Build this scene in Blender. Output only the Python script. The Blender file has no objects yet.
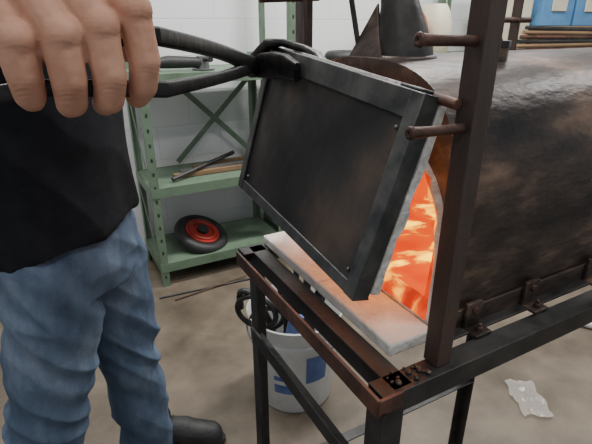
import bpy, bmesh, math, random
from mathutils import Vector, Matrix, noise
random.seed(3)
V=Vector
# ------------------------------------------------------------------ materials
def mat(name, c1, c2=None, scale=8, rough=.6, metal=0, bump=0, bscale=None, detail=6, lo=.35, hi=.65, rvar=0, stretch=(1,1,1), spec=.5, c3=None, bd=.01):
    m=bpy.data.materials.new(name); m.use_nodes=True
    nt=m.node_tree; N=nt.nodes; L=nt.links; b=N['Principled BSDF']
    b.inputs['Roughness'].default_value=rough; b.inputs['Metallic'].default_value=metal
    b.inputs['Specular IOR Level'].default_value=spec
    b.inputs['Base Color'].default_value=(*c1,1)
    tc=N.new('ShaderNodeTexCoord'); mp=N.new('ShaderNodeMapping'); mp.inputs['Scale'].default_value=stretch
    L.new(tc.outputs['Object'],mp.inputs['Vector'])
    if c2:
        n=N.new('ShaderNodeTexNoise'); n.inputs['Scale'].default_value=scale; n.inputs['Detail'].default_value=detail; n.inputs['Roughness'].default_value=.62
        L.new(mp.outputs[0],n.inputs['Vector'])
        r=N.new('ShaderNodeValToRGB'); r.color_ramp.elements[0].position=lo; r.color_ramp.elements[1].position=hi
        r.color_ramp.elements[0].color=(*c1,1); r.color_ramp.elements[1].color=(*c2,1)
        if c3:
            e=r.color_ramp.elements.new((lo+hi)/2); e.color=(*c3,1)
        L.new(n.outputs['Fac'],r.inputs['Fac']); L.new(r.outputs['Color'],b.inputs['Base Color'])
        if rvar:
            mr=N.new('ShaderNodeMapRange'); mr.inputs['To Min'].default_value=rough-rvar; mr.inputs['To Max'].default_value=rough+rvar
            L.new(n.outputs['Fac'],mr.inputs['Value']); L.new(mr.outputs[0],b.inputs['Roughness'])
    if bump:
        n2=N.new('ShaderNodeTexNoise'); n2.inputs['Scale'].default_value=bscale or scale*3; n2.inputs['Detail'].default_value=8
        L.new(mp.outputs[0],n2.inputs['Vector'])
        bp=N.new('ShaderNodeBump'); bp.inputs['Strength'].default_value=bump; bp.inputs['Distance'].default_value=bd
        L.new(n2.outputs['Fac'],bp.inputs['Height']); L.new(bp.outputs[0],b.inputs['Normal'])
    return m
STEEL=mat('black_steel',(.018,.018,.019),(.060,.057,.055),12,.48,.5,.15,40,rvar=.12)
TONG=mat('tong_steel',(.012,.012,.013),(.050,.048,.046),22,.40,.75,.15,60,rvar=.1)
DOORST=mat('door_steel',(.034,.038,.042),(.15,.15,.145),16,.45,.6,.12,30,rvar=.12,lo=.32,hi=.70)
DOORP=mat('door_panel',(.026,.025,.026),(.125,.088,.068),6,.42,.4,.10,25,rvar=.12,c3=(.048,.045,.044),lo=.32,hi=.72,detail=12)
RUST=mat('rusty_steel',(.050,.025,.018),(.14,.062,.040),14,.6,.3,.3,60,c3=(.08,.040,.030))
POST=mat('post_rust',(.045,.030,.027),(.17,.045,.032),7,.5,.3,.25,50,c3=(.070,.048,.040),stretch=(1,1,.4),hi=.75)
SHELL=mat('forge_shell',(.013,.011,.011),(.23,.150,.105),9,.44,.35,.35,55,rvar=.16,c3=(.060,.042,.035),lo=.34,hi=.70,detail=15,stretch=(.6,1,1.4),bd=.006)
BRICK=mat('firebrick',(.70,.68,.64),(.46,.42,.37),14,.9,0,.6,60,lo=.4,hi=.8)
FIBER=mat('ceramic_fiber',(.78,.77,.75),(.55,.52,.48),20,.95,0,.9,60)
GREEN=mat('green_paint',(.115,.170,.115),(.075,.11,.07),10,.5,0,.1,40,lo=.5,hi=.8)
BLACK=mat('black_rubber',(.012,.012,.013),(.022,.022,.022),12,.55)
TSHIRT=mat('black_cotton',(.006,.0066,.009),(.011,.012,.016),25,.9,0,.25,300,spec=.2)
DENIM=mat('denim',(.050,.074,.120),(.20,.25,.33),7,.9,0,.6,300,c3=(.095,.135,.20),lo=.33,hi=.70,stretch=(1,1,.5),spec=.2,detail=12,bd=.003)
SKIN=mat('skin',(.42,.195,.125),(.60,.335,.235),18,.60,0,.3,140,lo=.3,hi=.7,bd=.0016,spec=.35)
HAIR=mat('brown_hair',(.05,.03,.02),(.09,.05,.03),60,.6,stretch=(1,1,.2))
EYEW=mat('eye_white',(.8,.8,.78),rough=.2); EYEB=mat('iris',(.03,.05,.06),rough=.2); LIP=mat('lips',(.45,.2,.17),rough=.5)
SHOE=mat('shoe_black',(.014,.014,.015),(.035,.035,.035),20,.6,0,.2,100)
SOLE=mat('shoe_sole',(.025,.025,.025),rough=.8)
RED=mat('red_plastic',(.34,.03,.02),(.22,.02,.015),10,.4)
WHITEP=mat('white_plastic',(.62,.63,.62),(.45,.46,.45),7,.4)
LABEL=mat('label_blue',(.05,.09,.24),(.10,.16,.34),14,.5)
BLUE=mat('blue_paint',(.06,.19,.40),(.11,.28,.50),4,.45)
CREAM=mat('cream',(.62,.58,.45),(.5,.45,.32),5,.7)
ORANGE=mat('orange_sack',(.42,.13,.05),(.22,.07,.035),12,.8)
WOOD=mat('wood',(.26,.16,.08),(.15,.09,.05),6,.7,0,.1,20,stretch=(.3,4,4))
GREYM=mat('grey_metal',(.30,.30,.31),(.18,.18,.18),12,.45,.7)
FLOORM=mat('concrete_floor',(.072,.055,.038),(.185,.148,.108),3.6,.5,0,.12,30,lo=.3,hi=.68,detail=15,rvar=.12,c3=(.125,.099,.072))
CEIL=mat('ceiling_paint',(.7,.7,.7),rough=.9)
def clear():
    m=bpy.data.materials.new('clear_plastic'); m.use_nodes=True; b=m.node_tree.nodes['Principled BSDF']
    b.inputs['Base Color'].default_value=(.62,.58,.53,1); b.inputs['Roughness'].default_value=.2; b.inputs['Alpha'].default_value=.35
    return m
CLEAR=clear()
def blockwall():
    m=bpy.data.materials.new('painted_block'); m.use_nodes=True; nt=m.node_tree; N=nt.nodes; L=nt.links; b=N['Principled BSDF']
    tc=N.new('ShaderNodeTexCoord'); mp=N.new('ShaderNodeMapping'); mp.inputs['Rotation'].default_value=(math.radians(90),0,0)
    L.new(tc.outputs['Object'],mp.inputs['Vector'])
    br=N.new('ShaderNodeTexBrick'); br.inputs['Scale'].default_value=1; br.inputs['Brick Width'].default_value=.4; br.inputs['Row Height'].default_value=.2
    br.inputs['Mortar Size'].default_value=.004; br.inputs['Mortar Smooth'].default_value=.8
    br.inputs['Color1'].default_value=(.70,.72,.72,1); br.inputs['Color2'].default_value=(.68,.70,.70,1); br.inputs['Mortar'].default_value=(.60,.62,.62,1)
    L.new(mp.outputs[0],br.inputs['Vector']); L.new(br.outputs['Color'],b.inputs['Base Color'])
    b.inputs['Roughness'].default_value=.55
    bp=N.new('ShaderNodeBump'); bp.inputs['Strength'].default_value=.3; bp.inputs['Distance'].default_value=.006; bp.invert=True
    L.new(br.outputs['Fac'],bp.inputs['Height']); L.new(bp.outputs[0],b.inputs['Normal'])
    return m
WALL=blockwall()
def hot(name,cols,strength,scale,stretch=(1,1,1)):
    m=bpy.data.materials.new(name); m.use_nodes=True; nt=m.node_tree; N=nt.nodes; L=nt.links; b=N['Principled BSDF']
    tc=N.new('ShaderNodeTexCoord'); n=N.new('ShaderNodeTexNoise'); n.inputs['Scale'].default_value=scale; n.inputs['Detail'].default_value=4; n.inputs['Distortion'].default_value=.5
    mp=N.new('ShaderNodeMapping'); mp.inputs['Scale'].default_value=stretch; L.new(tc.outputs['Object'],mp.inputs['Vector'])
    L.new(mp.outputs[0],n.inputs['Vector'])
    r=N.new('ShaderNodeValToRGB'); e=r.color_ramp.elements
    e[0].position=.38; e[0].color=(*cols[0],1); e[1].position=.62; e[1].color=(*cols[2],1); k=e.new(.52); k.color=(*cols[1],1)
    L.new(n.outputs['Fac'],r.inputs['Fac']); L.new(r.outputs['Color'],b.inputs['Emission Color']); b.inputs['Emission Strength'].default_value=strength
    b.inputs['Base Color'].default_value=(.06,.012,.004,1); b.inputs['Roughness'].default_value=.95
    return m
HOT=hot('glowing_lining',[(.80,.035,.0),(1,.095,.0),(3.2,1.7,.02)],1.3,13,(1,1,.22))
HOTF=hot('glowing_edge',[(.55,.024,.002),(.9,.065,.002),(2.0,.7,.02)],1.2,22,(1,1,.5))

# ------------------------------------------------------------------ mesh builder
class B:
    def __init__(s): s.v=[]; s.f=[]; s.m=[]; s.mats=[]
    def mi(s,m):
        if m not in s.mats: s.mats.append(m)
        return s.mats.index(m)
    def add(s,vs,fs,m):
        o=len(s.v); s.v+= [V(v) for v in vs]; k=s.mi(m)
        for f in fs: s.f.append([o+i for i in f]); s.m.append(k)
    def box(s,c,sz,m,R=None):
        c=V(c); h=[x/2 for x in sz]
        vs=[V((x*h[0],y*h[1],z*h[2])) for x in(-1,1) for y in(-1,1) for z in(-1,1)]
        if R is not None: vs=[R@v for v in vs]
        s.add([v+c for v in vs],[(0,1,3,2),(4,6,7,5),(0,4,5,1),(2,3,7,6),(0,2,6,4),(1,5,7,3)],m)
    def bb(s,a,b,m): s.box([(a[i]+b[i])/2 for i in range(3)],[abs(b[i]-a[i]) for i in range(3)],m)
    def rings(s,rs,m,caps=True,close=False):
        n=len(rs[0]); vs=[v for r in rs for v in r]; fs=[]
        K=len(rs)
        for i in range(K-1 if not close else K):
            a=i*n; b=((i+1)%K)*n
            for j in range(n): fs.append((a+j,a+(j+1)%n,b+(j+1)%n,b+j))
        if caps and not close: fs.append(tuple(range(n))[::-1]); fs.append(tuple((K-1)*n+j for j in range(n)))
        s.add(vs,fs,m)
    def tube(s,pts,rad,m,n=14,flat=(1,1),upv=(0,0,1),caps=True,sq=1):
        pts=[V(p) for p in pts]; 
        if not hasattr(rad,'__len__'): rad=[rad]*len(pts)
        rs=[]; K=len(pts)
        cs=lambda v: math.copysign(abs(v)**sq,v)
        for i,p in enumerate(pts):
            d=(pts[min(i+1,K-1)]-pts[max(i-1,0)]).normalized()
            u=V(upv)
            if abs(d.dot(u))>.95: u=V((1,0,0))
            a=d.cross(u).normalized(); b=a.cross(d).normalized()
            rs.append([p+rad[i]*(a*cs(math.cos(t))*flat[0]+b*cs(math.sin(t))*flat[1]) for t in [2*math.pi*j/n for j in range(n)]])
        s.rings(rs,m,caps)
    def spline(s,pts,rad,m,k=6,**kw):
        pts=[V(p) for p in pts]; n=len(pts)
        if not hasattr(rad,'__len__'): rad=[rad]*n
        P=[];Rr=[]
        for i in range(n-1):
            p0=pts[max(i-1,0)];p1=pts[i];p2=pts[i+1];p3=pts[min(i+2,n-1)]
            for j in range(k):
                t=j/k; P.append(.5*((2*p1)+(p2-p0)*t+(2*p0-5*p1+4*p2-p3)*t*t+(3*p1-p0-3*p2+p3)*t**3)); Rr.append(rad[i]+(rad[i+1]-rad[i])*t)
        P.append(pts[-1]);Rr.append(rad[-1]); s.tube(P,Rr,m,**kw)
    def cyl(s,a,b,r0,m,r1=None,n=24): s.tube([a,b],[r0,r0 if r1 is None else r1],m,n)
    def sph(s,c,r,m,sc=(1,1,1),n=16,R=None):
        bm=bmesh.new(); bmesh.ops.create_uvsphere(bm,u_segments=n,v_segments=max(8,n//2+2),radius=1)
        vs=[]
        for v in bm.verts:
            q=V((v.co.x*sc[0],v.co.y*sc[1],v.co.z*sc[2]))*r
            if R is not None: q=R@q
            vs.append(q+V(c))
        s.add(vs,[[v.index for v in f.verts] for f in bm.faces],m); bm.free()
    def torus(s,c,R0,r,m,axis=(0,0,1),n=36,k=12,sq=1):
        ax=V(axis).normalized(); a=ax.orthogonal().normalized(); b=ax.cross(a)
        rs=[]
        for i in range(n):
            t=2*math.pi*i/n; d=a*math.cos(t)+b*math.sin(t)
            rs.append([V(c)+d*(R0+r*math.cos(q))+ax*r*sq*math.sin(q) for q in [2*math.pi*j/k for j in range(k)]])
        s.rings(rs,m,close=True)
    def angle(s,a,b,w,t,d1,d2,m):
        a=V(a);b=V(b);d1=V(d1);d2=V(d2)
        pr=[V((0,0,0)),d1*w,d1*w+d2*t,d1*t+d2*t,d1*t+d2*w,d2*w]
        s.rings([[a+p for p in pr],[b+p for p in pr]],m)
    def cone(s,a,b,r0,r1,m,n=16):
        s.sph(a,r0,m,n=n); s.sph(b,r1,m,n=n); s.cyl(a,b,r0,m,r1,n=n)
    def done(s,name,parent=None,M=None,bevel=0,ang=35,seg=2):
        me=bpy.data.meshes.new(name); me.from_pydata(s.v,[],s.f); 
        for m in s.mats: me.materials.append(m)
        me.polygons.foreach_set('material_index',s.m); 
        bm=bmesh.new(); bm.from_mesh(me); bmesh.ops.recalc_face_normals(bm,faces=bm.faces); bm.to_mesh(me); bm.free()
        me.polygons.foreach_set('use_smooth',[True]*len(me.polygons)); me.set_sharp_from_angle(angle=math.radians(ang)); me.update()
        o=bpy.data.objects.new(name,me); bpy.context.collection.objects.link(o)
        if M is not None: o.matrix_world=M
        if parent: o.parent=parent
        if bevel:
            k=o.modifiers.new('bev','BEVEL'); k.width=bevel; k.segments=seg; k.limit_method='ANGLE'; k.angle_limit=math.radians(50)
        return o
def empty(name,M=None):
    o=bpy.data.objects.new(name,None); bpy.context.collection.objects.link(o); o.empty_display_size=.1
    if M is not None: o.matrix_world=M
    return o
def organic(o,voxel,smooth=4,fac=.5,fn=None):
    r=o.modifiers.new('r','REMESH'); r.mode='VOXEL'; r.voxel_size=voxel; r.use_smooth_shade=True
    k=o.modifiers.new('s','SMOOTH'); k.iterations=smooth; k.factor=fac
    dg=bpy.context.evaluated_depsgraph_get(); me=bpy.data.meshes.new_from_object(o.evaluated_get(dg))
    mats=list(o.data.materials); o.modifiers.clear(); o.data=me
    if len(me.materials)==0:
        for m in mats: me.materials.append(m)
    if fn:
        ns=[v.normal.copy() for v in me.vertices]
        for v,nn in zip(me.vertices,ns): v.co=v.co+nn*fn(v.co)
    me.polygons.foreach_set('use_smooth',[True]*len(me.polygons)); me.update()
    return o
ANG=math.radians(28.5)
RZ=Matrix.Rotation(ANG,4,'Z')
FM=Matrix.Translation((.108,.436,0))@RZ      # forge frame : x along forge, y across, z up
# ------------------------------------------------------------------ room (frame rotated with workshop wall)
b=B(); b.bb((-3.2,-2.6,-.05),(5.6,2.85,0),FLOORM); b.done('floor',M=RZ)
b=B(); b.bb((-3.2,2.85,-.05),(5.6,2.97,3.1),WALL); b.done('wall_back',M=RZ)
b=B(); b.bb((5.6,-2.6,-.05),(5.72,2.97,3.1),WALL); b.done('wall_right',M=RZ)
b=B(); b.bb((-3.2,-2.6,3.1),(5.6,2.97,3.2),CEIL); b.done('ceiling',M=RZ)
# ------------------------------------------------------------------ shelves
def shelf(name,x0,x1,y0,y1,top,levels,diag=True):
    b=B(); w=.04;t=.003
    for (x,dx) in((x0,1),(x1,-1)):
        for (y,dy) in((y0,1),(y1,-1)):
            b.angle((x,y,0),(x,y,top),w,t,(dx,0,0),(0,dy,0),GREEN)
            z=.06
            while z<top-.02 and y==y0:   # bolt slots
                b.box((x+dx*.02,y-.0006,z),(.010,.001,.018),BLACK); z+=.075
    for z in levels:
        b.bb((x0+.004,y0+.004,z-.004),(x1-.004,y1-.004,z),GREEN)
        b.bb((x0-.002,y0-.003,z-.05),(x1+.002,y0-.001,z+.002),GREEN); b.bb((x0-.002,y1,z-.05),(x1+.002,y1+.003,z+.002),GREEN)
        b.bb((x0-.003,y0,z-.05),(x0,y1,z+.002),GREEN); b.bb((x1,y0,z-.05),(x1+.003,y1,z+.002),GREEN)
    if diag:
        zs=levels
        for a,c in((1,2),):
            b.tube([(x0+.25,y1,zs[a]+.02),(x1-.02,y1,zs[c]-.06)],.016,GREEN,4,flat=(.2,1)); b.tube([(x0+.25,y1-.008,zs[c]-.06),(x1-.02,y1-.008,zs[a]+.02)],.016,GREEN,4,flat=(.2,1))
        b.tube([(x0,y0+.02,zs[0]),(x0,y1-.02,zs[1]-.05)],.014,GREEN,4,flat=(.2,1))
        b.tube([(x0,y0+.02,zs[1]),(x0,y1-.02,zs[2]-.05)],.014,GREEN,4,flat=(.2,1))
    return b.done(name,M=RZ)
shelf('metal_shelving_unit',.43,1.20,2.36,2.76,1.22,[.14,.58,1.15])
shelf('metal_shelving_unit.001',1.245,2.70,2.36,2.76,1.95,[.14,.58,1.15])
shelf('metal_shelving_unit.002',2.75,4.6,2.36,2.76,1.95,[.14,.58,1.18],False)
b=B(); c=V((.72,2.53,.20)); ax=(.25,-.35,.9)
b.torus(c,.13,.035,BLACK,ax); 
axn=V(ax).normalized(); b.cyl(c-axn*.02,c+axn*.03,.105,RED); b.cyl(c+axn*.03,c+axn*.05,.035,BLACK)
b.torus(c+axn*.03,.075,.012,RED,ax); b.done('hose_reel',M=RZ)
b=B()
for i in range(5): b.box((.86+.02*i,2.50+.035*i,.59+.012*(i%2)+.005),(.55-.05*i,.03,.022),[WOOD,GREYM,CREAM][i%3],Matrix.Rotation(.05*i,3,'Z'))
b.cyl((.56,2.43,.60),(.98,2.60,.66),.012,STEEL,n=12)
b.done('scrap_bar_stock',M=RZ)
b=B(); b.tube([(.56,2.5,1.19),(.62,2.5,1.195),(.74,2.5,1.19),(.80,2.5,1.185)],[.024,.032,.028,.03],BLACK); b.cyl((.80,2.5,1.22),(.80,2.5,1.155),.033,GREYM); b.cyl((.80,2.5,1.158),(.80,2.5,1.154),.06,GREYM); b.tube([(.80,2.5,1.2),(.80,2.4,1.21),(.80,2.37,1.21)],[.01,.014,.014],BLACK)
b.done('angle_grinder',M=RZ)
b=B(); b.torus((1.69,2.5,1.19),.085,.035,BLACK); b.cyl((1.69,2.5,1.16),(1.69,2.5,1.205),.06,GREYM); b.cyl((1.69,2.5,1.2),(1.69,2.5,1.225),.02,BLACK); b.done('caster_wheel',M=RZ)
def sack(name,c,sx,sy,sz,m):
    b=B(); rs=[]
    for i in range(9):
        f=i/8; k=math.sin(math.pi*(.12+.8*f))**.4
        rs.append([V((c[0]+sx*k*math.copysign(abs(math.cos(t))**.6,math.cos(t))*(1+.06*noise.noise(V((t,f*3,1)))),c[1]+sy*k*math.copysign(abs(math.sin(t))**.6,math.sin(t)),c[2]+sz*f)) for t in [2*math.pi*j/28 for j in range(28)]])
    b.rings(rs,m); return b.done(name,M=RZ)
sack('orange_sack',(2.20,2.53,1.155),.12,.12,.30,ORANGE)
sack('cream_sack',(2.42,2.52,1.155),.08,.12,.34,CREAM)
b=B(); b.bb((2.95,2.42,1.185),(3.25,2.70,1.62),CREAM); b.bb((2.94,2.41,1.55),(3.26,2.71,1.58),WOOD); b.done('cardboard_box',M=RZ,bevel=.006)
b=B()
for i in range(3):
    x=3.36+.40*i; b.bb((x,2.42,1.36),(x+.37,2.72,1.75),BLUE); b.bb((x-.005,2.405,1.70),(x+.375,2.42,1.74),BLUE); b.bb((x+.1,2.408,1.46),(x+.27,2.42,1.56),CREAM)
b.bb((3.33,2.40,1.33),(4.56,2.73,1.36),WOOD)
for i in range(2): b.bb((3.36+1.12*i,2.42,1.185),(3.42+1.12*i,2.7,1.33),WOOD)
b.done('blue_storage_bins',M=RZ,bevel=.006)
b=B()
for i in range(6): b.tube([(3.0+.02*i,2.33-.0*i,1.20+.03*i),(4.5,2.33,1.20+.025*i)],.014,[RUST,WOOD,STEEL][i%3],10)
b.done('rusty_pipe_bundle',M=RZ)
b=B()
b.cyl((.38,2.25,.006),(.98,2.20,.006),.005,STEEL,n=10); b.cyl((.45,2.19,.006),(.88,2.235,.015),.004,RUST,n=10)
b.done('steel_rods',M=RZ)
b=B(); n=14
g=[]
for i in range(n):
    for j in range(n):
        x=(i/(n-1)-.5)*.11; y=(j/(n-1)-.5)*.19
        g.append(V((.915+x+.03*noise.noise(V((y*20,1,2))),1.42+y+.03*noise.noise(V((x*20,4,2))),.010+.02*abs(noise.noise(V((x*30,y*30,0)))))))
b.add(g,[(i*n+j,(i+1)*n+j,(i+1)*n+j+1,i*n+j+1) for i in range(n-1) for j in range(n-1)],CLEAR); b.done('plastic_bag')
b=B(); b.cyl((1.30,1.98,.02),(1.75,1.72,.02),.02,WHITEP); b.torus((1.30,1.98,.02),.02,.004,WHITEP,(1,-.5,0)); b.done('white_pipe')
# ------------------------------------------------------------------ bucket with tools
b=B(); c=V((-.005,1.50,0)); rs=[]
prof_=[(.0,.0),(.145,0),(.15,.01),(.170,.30),(.176,.30),(.176,.315),(.171,.32),(.180,.38),(.183,.386),(.178,.39),(.172,.38),(.162,.30),(.142,.015),(0,.012)]
for r,z in prof_: rs.append([c+V((max(r,.0005)*math.cos(t),max(r,.0005)*math.sin(t),z)) for t in [2*math.pi*j/40 for j in range(40)]])
b.rings(rs,WHITEP)
def band(a0,a1,z0,z1):
    rs=[]
    for z in (z0,z1):
        r=.1500+(z-.01)*.069+.0015
        rs.append([c+V((r*math.cos(t),r*math.sin(t),z)) for t in [math.radians(a0+(a1-a0)*j/12) for j in range(13)]])
    b.add(rs[0]+rs[1],[(i,i+1,i+14,i+13) for i in range(12)],LABEL)
band(-75,-45,.15,.27); band(-118,-92,.10,.14); band(-118,-98,.16,.18)
b.tube([c+V((.182*math.cos(t),-.03-.10*math.sin(t),.34-.12*math.sin(t))) for t in [math.pi*j/16 for j in range(17)]],.003,GREYM,8)
b.done('white_bucket')
b=B()
def P(x,y,z): return c+V((x,y,z))
b.spline([P(-.06,-.02,.05),P(-.08,-.05,.30),P(-.14,-.06,.46),P(-.195,-.05,.48),P(-.20,-.03,.40)],.012,BLACK)
b.tube([P(-.03,0,.05),P(-.03,-.06,.35),P(-.05,-.08,.54),P(-.03,-.08,.58)],[.012,.012,.016,.012],STEEL)
b.tube([P(.02,0,.05),P(.03,-.05,.35),P(.05,-.06,.58)],[.012,.014,.015],STEEL)
b.tube([P(.06,0,.05),P(.06,-.04,.35),P(.10,-.06,.52)],[.014,.016,.018],BLACK)
b.tube([P(-.0,0.03,.05),P(.0,.0,.35),P(.01,.02,.62)],[.011,.011,.012],STEEL)
b.box(P(.05,-.09,.42),(.10,.02,.10),BLACK,Matrix.Rotation(.5,3,'Y')); b.tube([P(.09,0,.1),P(.10,-.02,.42),P(.11,-.03,.5)],.012,BLACK)
b.box(P(-.01,-.09,.46),(.06,.03,.09),BLACK,Matrix.Rotation(-.3,3,'Y')); b.box(P(.0,-.13,.39),(.05,.02,.09),LABEL,Matrix.Rotation(.2,3,'Y'))
b.torus(P(-.14,-.06,.40),.075,.010,BLACK,(.3,1,.2)); b.torus(P(-.10,-.06,.37),.06,.010,BLACK,(-.2,1,.3))
b.done('blacksmith_tools')
# ------------------------------------------------------------------ forge stand
st=empty('forge_stand',FM)
b=B(); T=.95; w=.034; t=.005; L=.78; W=.475
b.angle((0,0,T),(L,0,T),w,t,(0,1,0),(0,0,-1),STEEL)
b.angle((0,W,T),(L,W,T),w,t,(0,-1,0),(0,0,-1),STEEL)
b.angle((L,0,T),(L,W,T),w,t,(-1,0,0),(0,0,-1),STEEL)
b.angle((.020,.006,T),(.020,W-.006,T),.03,t,(1,0,0),(0,0,-1),STEEL)
for (x,y,dx,dy) in((0.001,0.001,1,1),(.022,W-.001,1,-1),(L-.001,.001,-1,1),(L-.001,W-.001,-1,-1)):
    b.angle((x,y,0),(x,y,T-.006),w,t,(dx,0,0),(0,dy,0),STEEL)
b.bb((.012,.02,.735),(.018,W-.02,.765),STEEL); b.bb((.018,.02,.735),(.040,W-.02,.740),STEEL)
b.angle((.02,W-.006,.30),(L,W-.006,.30),.03,.004,(0,-1,0),(0,0,-1),STEEL)
b.done('frame',st,bevel=.0012)
b=B(); b.bb((-.012,-.002,.926),(-.007,W-.02,.954),RUST); b.bb((-.007,-.002,.926),(.004,W-.02,.931),RUST)
b.bb((-.012,-.002,.926),(.03,.003,.951),RUST)
b.done('outer_rail',st,bevel=.001)
b=B()
def post(x,y,z1,dy,m=POST,w=.025):
    b.angle((x-w/2,y-.012*dy,T),(x-w/2,y-.012*dy,z1),w,.005,(1,0,0),(0,dy,0),m)
post(.108,.024,1.72,1); post(.150,.462,1.72,-1,w=.034); post(L-.06,.026,1.72,1); post(L-.06,.462,1.72,-1)
b.done('uprights',st,bevel=.001)
b=B()
for z in (1.266,1.354): b.tube([(.022,.024,z+.003),(.05,.024,z+.002),(.13,.024,z)],[.0062,.0055,.0055],RUST,14); b.torus((.022,.024,z+.003),.004,.0035,RUST,(1,0,0),20,8)
b.tube([(.055,.455,1.41),(.17,.455,1.415)],.0065,RUST,14)
b.tube([(L-.15,.455,1.38),(L-.03,.455,1.38)],.0065,RUST,14)
b.done('pins',st)
b=B()
for i in range(18):
    x=.025+random.random()*.055; y=.008+random.random()*.025; r=.002+random.random()*.003
    b.sph((x,y,T+r*.5),r,random.choice([RUST,RUST,STEEL,SHELL,RUST]),(1,random.uniform(.6,1.2),.7),8)
b.done('slag_bits',st)
# ------------------------------------------------------------------ forge
fg=empty('gas_forge',FM)
Y0,Y1,Z0,ZS,ZT=.065,.462,.956,1.15,1.325
def prof2(y0,y1,z0,zs,zt,e,n=28):
    yc=(y0+y1)/2; ry=(y1-y0)/2; rz=zt-zs
    p=[(y0,z0)]+[(y0,z0+(zs-z0)*k/4) for k in range(1,4)]
    for i in range(n+1):
        a=math.pi*i/n; cx=math.cos(a); sx=math.sin(a)
        p.append((yc-ry*math.copysign(abs(cx)**e,cx), zs+rz*max(sx,0)**e))
    p+=[(y1,z0+(zs-z0)*k/4) for k in range(3,0,-1)]+[(y1,z0)]
    return p
def rx_(x,p,jit=0): return [V((x+(jit*noise.noise(V((y*40,z*40,1))) if jit else 0),y,z)) for y,z in p]
outer=lambda ins: prof2(Y0+ins,Y1-ins,Z0,ZS,ZT-ins,.70)
def opening(ins): return prof2(.070+ins,.457-ins,.960+ins,1.105+ins*.3,1.250-ins,.95)
X0=.138;X1=.88
b=B()
def dent(x,ins=0):
    return [V((x,y+.0015*noise.noise(V((x*6,y*6,z*6)))*(0 if x<=X0 else 1),z+(.0015*noise.noise(V((x*6+4,y*6,z*6))) if z>1 and x>X0 else 0))) for y,z in outer(ins)]
b.rings([dent(X0+(X1-X0)*i/24) for i in range(25)],SHELL,caps=False)
b.rings([rx_(X0,outer(0)),rx_(X0,outer(.003)),rx_(X0+.002,opening(0))],SHELL,caps=False)
q=dent(X1); b.add(q,[tuple(range(len(q)))],SHELL)
b.done('shell',fg,ang=50)
b=B()
rs=[rx_(X0+.002,opening(0)),rx_(X0-.004,opening(.004),.006),rx_(X0-.002,opening(.010),.014),rx_(X0+.006,opening(.022),.020),rx_(X0+.02,opening(.034),.01)]
b.rings(rs[:3],FIBER,caps=False); b.rings(rs[2:],HOTF,caps=False)
def inner(k): 
    return [V((x,y+.008*noise.noise(V((x*18,y*18,z*18))),z+.006*noise.noise(V((x*18+9,y*18,z*18))))) for x,y,z in rx_(X0+.02+.03*k,opening(.034+.0015*math.sin(k*2)))]
b.rings([rx_(X0+.02,opening(.034),.01)]+[inner(k) for k in range(1,18)],HOT,caps=False)
q=inner(17); b.add(q,[tuple(range(len(q)))],HOT)
b.done('lining',fg,ang=80)
b=B()
b.bb((X0+.01,Y0-.006,T+.001),(X1,Y0-.001,T+.034),SHELL)
b.bb((X0+.01,Y0-.022,T+.001),(X1,Y0-.001,T+.005),STEEL)
for x in (.205,.335,.50,.68):
    b.bb((x-.016,Y0-.013,T+.004),(x+.016,Y0-.007,T+.046),SHELL)
    b.bb((x-.016,Y0-.036,T+.001),(x+.016,Y0-.010,T+.006),SHELL)
    b.cyl((x,Y0-.018,T+.034),(x,Y0-.006,T+.034),.006,RUST,n=6); b.cyl((x,Y0-.026,T+.006),(x,Y0-.026,T+.013),.0055,RUST,n=6)
    b.cyl((x,Y0-.026,T+.013),(x,Y0-.026,T+.018),.003,RUST,n=10)
b.done('mounting_brackets',fg,bevel=.001)
b=B()
# flared burner mount, leaning feed pipe, gusset plate and gas line
b.tube([(.205,.255,1.31),(.204,.258,1.335),(.200,.270,1.40),(.196,.285,1.45)],[.046,.044,.028,.021],STEEL,24)
b.torus((.205,.255,1.322),.044,.006,SHELL)
b.tube([(.196,.285,1.45),(.188,.31,1.56),(.18,.335,1.80)],.017,STEEL,18)
b.cyl((.1955,.287,1.455),(.193,.296,1.49),.025,SHELL,n=8)
b.add([(.150,.245,1.318),(.156,.245,1.318),(.156,.33,1.318),(.150,.33,1.318),(.178,.295,1.40),(.182,.295,1.40)],[(0,1,5,4),(2,3,4,5),(0,4,3),(1,2,5),(0,3,2,1)],SHELL)
b.tube([(.165,.31,1.31),(.15,.34,1.45),(.14,.37,1.80)],.0045,STEEL,10)
b.tube([(.33,.19,1.305),(.33,.19,1.340)],.018,SHELL,18); b.cyl((.33,.19,1.338),(.33,.19,1.348),.022,STEEL,n=6)
b.done('burner',fg,bevel=.001)
b=B()
b.bb((.054,.058,T+.001),(X0-.006,.25,T+.020),BRICK); b.bb((.054,.2515,T+.001),(X0-.006,.468,T+.020),BRICK)
b.done('hearth_bricks',fg,bevel=.003)
pl=bpy.data.lights.new('fire_light','POINT'); pl.energy=.5; pl.color=(1,.28,.05); pl.shadow_soft_size=.04
po=bpy.data.objects.new('fire_light',pl); bpy.context.collection.objects.link(po); po.parent=fg; po.location=(.21,.18,1.05)
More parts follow.
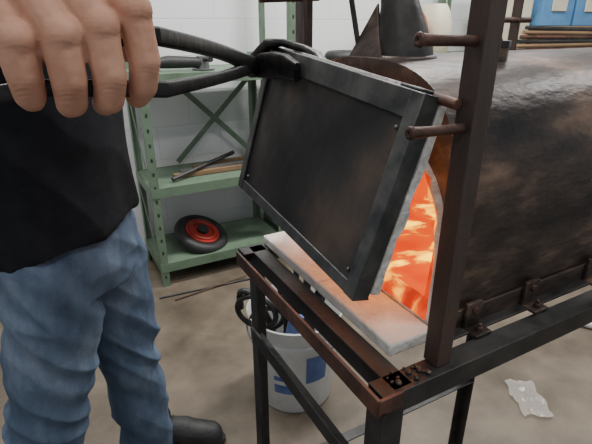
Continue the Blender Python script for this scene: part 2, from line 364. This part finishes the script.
# ------------------------------------------------------------------ door
hw=.405; hh=.264
DM=FM@Matrix.Translation((.064,.052,1.302))@Matrix.Rotation(math.radians(14),4,'Y')@Matrix.Rotation(math.radians(5.2),4,'X')
dr=empty('forge_door',DM)
th=.026
b=B()
b.bb((.003,.01,-hh+.01),(.007,hw-.01,-.01),DOORP)
b.done('panel',dr)
b=B()
def member(p0,p1,inward,wf):
    p0=V(p0);p1=V(p1);i=V(inward);x=V((1,0,0)); tt=.0035
    pr=[V((0,0,0)),i*wf,i*wf+x*tt,i*tt+x*tt,i*tt+x*th,x*th]
    b.rings([[p0+q for q in pr],[p1+q for q in pr]],DOORST)
member((0,0,0),(0,hw,0),(0,0,-1),.032)
member((0,0,-hh),(0,hw,-hh),(0,0,1),.018)
member((-.0015,0,-.0),(-.0015,0,-hh),(0,1,0),.022)
member((-.0015,hw,-.0),(-.0015,hw,-hh),(0,-1,0),.018)
for (y,z) in ((.03,-.045),(.03,-hh+.03),(hw-.03,-.045),(hw-.03,-hh+.03)): b.sph((.002,y,z),.003,DOORST,n=10)
b.tube([(.024,-.026,-.002),(.024,.05,-.002)],.006,RUST,14)
b.bb((.004,.01,.0),(.026,.05,.004),DOORST)
b.done('frame',dr,bevel=.0014)
b=B(); n=24; m2=16
def fx(y,z): return .038+.007*noise.noise(V((y*30,z*30,0)))
g=[V((fx(y,z),y-(.004*abs(noise.noise(V((z*40,1,0)))) if y<.01 else 0),z)) for z in [-(hh-.006)*j/m2+.003 for j in range(m2+1)] for y in [.000+(hw-.004)*i/n for i in range(n+1)]]
g2=[V((.0265,v.y,v.z)) for v in g]
N_=(n+1)*(m2+1); fs=[(j*(n+1)+i,j*(n+1)+i+1,(j+1)*(n+1)+i+1,(j+1)*(n+1)+i) for j in range(m2) for i in range(n)]
fs2=[tuple(N_+k for k in f[::-1]) for f in fs]
bd=[i for i in range(n+1)]+[j*(n+1)+n for j in range(1,m2+1)]+[m2*(n+1)+i for i in range(n-1,-1,-1)]+[j*(n+1) for j in range(m2-1,0,-1)]
sd=[(bd[k],bd[(k+1)%len(bd)],N_+bd[(k+1)%len(bd)],N_+bd[k]) for k in range(len(bd))]
b.add(g+g2,fs+fs2+sd,FIBER)
b.done('fiber_liner',dr)
# ------------------------------------------------------------------ hand frame
O=V((-.138,.317,1.354)); hx=V((.9,.434,-.054)).normalized(); hy=V((.108,-.341,-.934)); hy=(hy-hx*hy.dot(hx)).normalized(); hz=hy.cross(hx)
def Hn(x,y,z): return O+hx*x*.001+hy*y*.001+hz*z*.001
# ------------------------------------------------------------------ tongs
b=B()
dpt=lambda x,y,z: DM@V((x,y,z))
piv=dpt(-.026,.400,-.042)
def mix(a,c_,f): return a+(c_-a)*f
s0=Hn(52,21,-12); s1=Hn(50,-16,-10)
lo=[Hn(-170,34,-15),Hn(-100,29,-13),Hn(-55,25,-12),Hn(-30,20,-12),Hn(10,20,-12)]+[mix(s0,piv,f)+V((0,0,-.003*math.sin(math.pi*f))) for f in (0,.15,.3,.45,.6,.75,.9,1)]
b.tube(lo,[.0052,.0054,.0056,.0056,.0057,.0058,.006,.0064,.007,.0078,.009,.011,.015],TONG,n=16,flat=(.7,1),sq=.5)
upr=[Hn(-20,-12,-14),Hn(20,-14,-12)]+[mix(s1,piv,f)+V((0,0,.005*math.sin(math.pi*f))) for f in (0,.15,.3,.45,.6,.75,.9,1)]
b.tube(upr,[.0055,.006,.0066,.0072,.0078,.0086,.0096,.0112,.0135,.017],TONG,n=16,flat=(.7,1),sq=.5)
vd=V((.12,-.95,.1)).normalized()
b.cyl(piv-vd*.010,piv+vd*.013,.019,TONG,n=28); b.sph(piv+vd*.013,.010,STEEL,(1,1,1),14)
b.tube([piv,dpt(-.018,.372,-.034),dpt(-.012,.342,-.028),dpt(-.009,.312,-.024),dpt(-.008,.272,-.026)],[.018,.021,.022,.019,.014],TONG,n=16,flat=(.42,1),sq=.5)
b.tube([piv+V((0,.004,.006)),dpt(-.014,.382,.002),dpt(.004,.366,.009),dpt(.032,.345,.009),dpt(.050,.325,.004),dpt(.052,.30,-.006)],[.014,.013,.009,.009,.009,.008],TONG,n=14,flat=(1.2,.7),sq=.6)
b.done('blacksmith_tongs',bevel=0,ang=50)
# ------------------------------------------------------------------ man
man=empty('man')
def finger(b,pts,rs,T_):
    for i in range(len(pts)-1): b.cone(T_(pts[i]),T_(pts[i+1]),rs[i]*.001,rs[i+1]*.001,SKIN,14)
FP=[([(13,-46,12),(33,-21,15),(38,6,6),(37,20,-6),(34,24,-18)],(13.6,11.4,10.3,9.6,8.4)),
       ([(-8,-43,18),(11,-9,18),(15,17,8),(14,29,-5),(12,29,-18)],(13.8,11.8,10.8,10,8.6)),
       ([(-28,-38,18),(-11,-2,19),(-9,21,9),(-9,31,-4),(-10,30,-17)],(13.6,11.8,10.8,10,8.6)),
       ([(-49,-28,14),(-35,0,15),(-33,17,7),(-32,26,-4),(-32,26,-15)],(13.2,11.6,10.6,9.8,8.4))]
def hand(b,T_):
    wr=[(-70,-66,4),(-76,-58,6),(-82,-52,6),(-86,-44,4)]
    for (p,r),w_ in zip(FP,wr):
        finger(b,p,r,T_)
        b.cone(T_(w_),T_(p[0]),.020,r[0]*.00112,SKIN)
        q=[V(p[0])*.6+V(w_)*.4]
        b.cone(T_(q[0]-V((0,0,12))),T_(V(p[0])-V((2,-4,12))),.018,.012,SKIN)
        b.sph(T_(V(p[1])+V((1,-1,2.4))),r[1]*.00099,SKIN)
        b.sph(T_(V(p[0])+V((1,-2,3.5))),r[0]*.00098,SKIN)
    b.cone(T_((-60,-60,-6)),T_((-18,-58,-20)),.021,.016,SKIN)
    b.cone(T_((-18,-58,-20)),T_((16,-40,-32)),.0155,.0125,SKIN)
    b.cone(T_((16,-40,-32)),T_((34,-16,-36)),.0125,.0105,SKIN)
b=B(); Tr=lambda p: Hn(*p)
hand(b,Tr)
wrist=Hn(-84,-56,2); elbow=V((-.41,.50,1.45)); sh=V((-.51,.80,1.42))
b.cone(Tr((-80,-60,2)),wrist+(elbow-wrist)*.12,.026,.029,SKIN); b.cone(Tr((-84,-46,2)),wrist+(elbow-wrist)*.12,.022,.029,SKIN)
b.cone(wrist+(elbow-wrist)*.12,wrist+(elbow-wrist)*.6,.029,.042,SKIN); b.cone(wrist+(elbow-wrist)*.6,elbow,.042,.041,SKIN)
b.cone(elbow,sh,.041,.055,SKIN)
o=b.done('right_arm',man)
PIPs=[Hn(*p[1]) for p,r in FP]; DIPs=[Hn(*p[2])+hy*.004 for p,r in FP]
def skinfn(c):
    d=.0004*noise.noise(c*60)+.0002*noise.noise(c*180)
    for p in PIPs:
        r=(c-p).length
        if r<.016: d+=.0005*math.sin((c-p).dot(hy)*2400+2.2*noise.noise(c*90))*(1-r/.016)
    for p in DIPs:
        r=(c-p).length
        if r<.013: d+=.0004*math.sin((c-p).dot(hy)*2800+2.2*noise.noise(c*90))*(1-r/.013)
    return d
organic(o,.0012,5,.5,skinfn)
b=B()
wl=V((-.50,1.27,.93)); el=V((-.545,1.265,1.17)); sl=V((-.52,1.19,1.42))
b.cone(wl,el,.028,.042,SKIN); b.cone(el,sl,.042,.055,SKIN)
for i,(dx,ln) in enumerate(((.030,.07),(.010,.08),(-.010,.075),(-.028,.06))):
    k=wl+V((dx*.9,0,-.085)); b.cone(wl+V((dx*.5,0,-.01)),k,.018,.0125,SKIN)
    k2=k+V((.006,-.008,-ln*.5)); k3=k2+V((.002,-.018,-ln*.35)); b.cone(k,k2,.0105,.0095,SKIN); b.cone(k2,k3,.0095,.0075,SKIN)
k=wl+V((.035,-.005,-.04)); k2=wl+V((.055,-.01,-.075)); k3=wl+V((.058,-.02,-.105)); b.cone(wl+V((.01,0,-.01)),k,.018,.014,SKIN); b.cone(k,k2,.013,.011,SKIN); b.cone(k2,k3,.011,.009,SKIN)
o=b.done('left_arm',man); o.location=(-.05,0,0); organic(o,.003,3)
def lerp(tab,z):
    for (z0,*a),(z1,*c_) in zip(tab,tab[1:]):
        if z0<=z<=z1:
            f=(z-z0)/(z1-z0); return [x+(y-x)*f for x,y in zip(a,c_)]
    return tab[-1][1:]
def oval(cx,cy,rx,ry,z,n=48,e=.85,sl=0):
    return [V((cx+rx*math.copysign(abs(math.cos(t))**e,math.cos(t)),cy+ry*math.copysign(abs(math.sin(t))**e,math.sin(t)),z+sl*math.cos(t))) for t in [2*math.pi*j/n for j in range(n)]]
tab=[(.915,-.545,1.01,.150,.200),(1.0,-.545,1.01,.148,.195),(1.12,-.542,1.01,.145,.190),(1.25,-.535,1.0,.140,.19),(1.36,-.530,1.0,.128,.195),(1.43,-.525,1.0,.10,.17),(1.475,-.525,1.0,.065,.09),(1.50,-.52,1.0,.058,.065)]
b=B(); b.rings([oval(*lerp(tab,z),z,sl=.045*max(0,1-(z-.915)/.2)) for z in [.915+.585*i/40 for i in range(41)]],TSHIRT)
b.cone(V((-.52,.87,1.40)),V((-.475,.70,1.425)),.080,.066,TSHIRT); b.cone(V((-.53,1.13,1.40)),V((-.575,1.22,1.25)),.080,.062,TSHIRT)
o=b.done('t_shirt',man)
ridge=lambda q: 1-2*abs(noise.noise(q))
def fold(c):
    k=max(0,1-(c.z-.9)/.35)
    return .014*(ridge(V((c.x*4,c.y*4,c.z*5+c.x*6+c.y*3)))-.5)+.012*k*noise.noise(V((c.x*11,c.y*11,c.z*3)))
organic(o,.006,4,.5,fold)
b=B()
b.rings([oval(-.540,1.01,rx,ry,z) for z,rx,ry in((.80,.12,.175),(.86,.135,.185),(.96,.132,.178),(1.0,.125,.17))],DENIM)
far=[(-.525,1.11,.88,.108),(-.508,1.12,.68,.098),(-.498,1.13,.50,.086),(-.505,1.15,.30,.082),(-.505,1.17,.11,.080)]
near=[(-.545,.92,.88,.112),(-.58,.91,.68,.104),(-.62,.90,.50,.092),(-.67,.89,.30,.086),(-.705,.88,.11,.082)]
for lg in (far,near):
    for a,c_ in zip(lg,lg[1:]): b.cone(V(a[:3]),V(c_[:3]),a[3],c_[3],DENIM,20)
    e=V(lg[-1][:3]); b.cyl(e,e-V((0,0,.085)),.079,DENIM)
o=b.done('jeans',man)
def foldj(c):
    k=.6+.9*max(0,1-c.z/.45)
    kn=math.exp(-((c.z-.5)/.12)**2)+.8*math.exp(-((c.z-.80)/.07)**2)
    w_=V((c.x*4,c.y*4,c.z*11+c.x*10+c.y*7))
    s=ridge(w_); s2=ridge(V((c.x*9+5,c.y*9,c.z*6-c.y*6)))
    return .011*(k+kn*.9)*(s-.4)+.006*(s2-.4)
organic(o,.005,3,.5,foldj)
def shoe(name,c,ang):
    Rm=Matrix.Translation(c)@Matrix.Rotation(ang,4,'Z'); T3=lambda x,y,z: Rm@V((x,y,z))
    b=B()
    b.cone(T3(-.04,0,.06),T3(.08,0,.062),.046,.044,SHOE); b.cone(T3(.08,.0,.055),T3(.175,-.004,.048),.046,.038,SHOE)
    b.cone(T3(.09,.016,.045),T3(.17,.012,.042),.038,.034,SHOE); b.cone(T3(-.03,0,.06),T3(-.01,0,.12),.044,.046,SHOE)
    b.cone(T3(-.045,0,.04),T3(.0,0,.04),.042,.042,SHOE)
    o=b.done(name,man); organic(o,.005,5)
    for v in o.data.vertices:
        if v.co.z<.02: v.co.z=.02
    b=B(); out=[]
    for t in [2*math.pi*j/32 for j in range(32)]:
        x=math.cos(t); y=math.sin(t); out.append((.065+.155*x, y*(.050 if x>-.2 else .043)+.004*x))
    b.rings([[T3(x*s_+.06*(1-s_),y*s_,z) for x,y in out] for z,s_ in((0.001,.96),(.006,1),(.024,1.0),(.028,.97))],SOLE); b.done(name+'_sole',man)
    b=B()
    for i in range(5): b.tube([T3(.035+.02*i,-.028,.098-.006*i),T3(.04+.02*i,0,.110-.007*i),T3(.035+.02*i,.028,.098-.006*i)],.003,SHOE,8)
    b.done(name+'_laces',man)
shoe('shoe_far',(-.47,1.22,0),math.radians(0)); shoe('shoe_near',(-.70,.88,0),math.radians(-12))
b=B(); hc=V((-.49,1.0,1.66))
b.sph(hc+V((-.01,0,.025)),.098,SKIN,(1,.80,1),24); b.sph(hc+V((.025,0,-.03)),.075,SKIN,(1,.82,1.15),20); b.sph(hc+V((.058,0,-.088)),.030,SKIN,(1,1.1,.9))
b.cone(hc+V((-.03,0,-.06)),hc+V((-.035,0,-.19)),.055,.062,SKIN)
b.cone(hc+V((.093,0,.018)),hc+V((.112,0,-.022)),.009,.0125,SKIN); b.sph(hc+V((.104,.010,-.025)),.009,SKIN); b.sph(hc+V((.104,-.010,-.025)),.009,SKIN)
for s_ in(-1,1):
    b.sph(hc+V((-.005,s_*.080,-.005)),.03,SKIN,(.6,.25,1)); b.cone(hc+V((.085,s_*.015,.032)),hc+V((.075,s_*.05,.032)),.010,.009,SKIN)
    b.sph(hc+V((.062,s_*.04,-.025)),.024,SKIN)
o=b.done('head',man); organic(o,.004,3)
b=B()
for s_ in(-1,1):
    b.sph(hc+V((.081,s_*.032,.010)),.0125,EYEW); b.sph(hc+V((.0905,s_*.032,.009)),.0055,EYEB)
b.tube([hc+V((.088,-.025,-.056)),hc+V((.100,0,-.054)),hc+V((.088,.025,-.056))],[.003,.006,.003],LIP,10)
b.done('face_details',man)
b=B(); b.sph(hc+V((-.018,0,.036)),.103,HAIR,(1,.82,1),24); b.sph(hc+V((-.05,0,-.01)),.078,HAIR,(.8,.95,1),20)
for s_ in(-1,1): b.tube([hc+V((.088,s_*.018,.038)),hc+V((.078,s_*.048,.040))],.004,HAIR,8)
o=b.done('hair',man); organic(o,.004,2)
# ------------------------------------------------------------------ lights
def area(name,loc,sx,sy,e,col=(1,.985,.96)):
    l=bpy.data.lights.new(name,'AREA'); l.shape='RECTANGLE'; l.size=sx; l.size_y=sy; l.energy=e; l.color=col
    o=bpy.data.objects.new(name,l); bpy.context.collection.objects.link(o)
    o.matrix_world=RZ@Matrix.Translation(loc); return o
def fixture(i,x,y,e):
    b=B(); b.bb((x-.65,y-.12,3.02),(x+.65,y+.12,3.099),CEIL); b.done('ceiling_light_fixture'+('' if i==0 else '.%03d'%i),M=RZ,bevel=.01)
    area('fluorescent_tube_%d'%i,(x,y,3.01),1.2,.2,e)
fixture(0,.2,1.7,55); fixture(1,2.0,1.7,78); fixture(2,.9,-.2,24); fixture(3,3.6,.6,58); fixture(4,-1.2,-.8,18)
w=bpy.data.worlds.new('w'); bpy.context.scene.world=w; w.use_nodes=True
w.node_tree.nodes['Background'].inputs[0].default_value=(.88,.94,1,1); w.node_tree.nodes['Background'].inputs[1].default_value=.5
cd=bpy.data.cameras.new('camera'); cd.sensor_width=36; cd.lens=36*465/592; cd.clip_start=.02
co=bpy.data.objects.new('camera',cd); bpy.context.collection.objects.link(co); co.location=(0,0,1.37); co.rotation_euler=(math.radians(67),0,0)
bpy.context.scene.camera=co
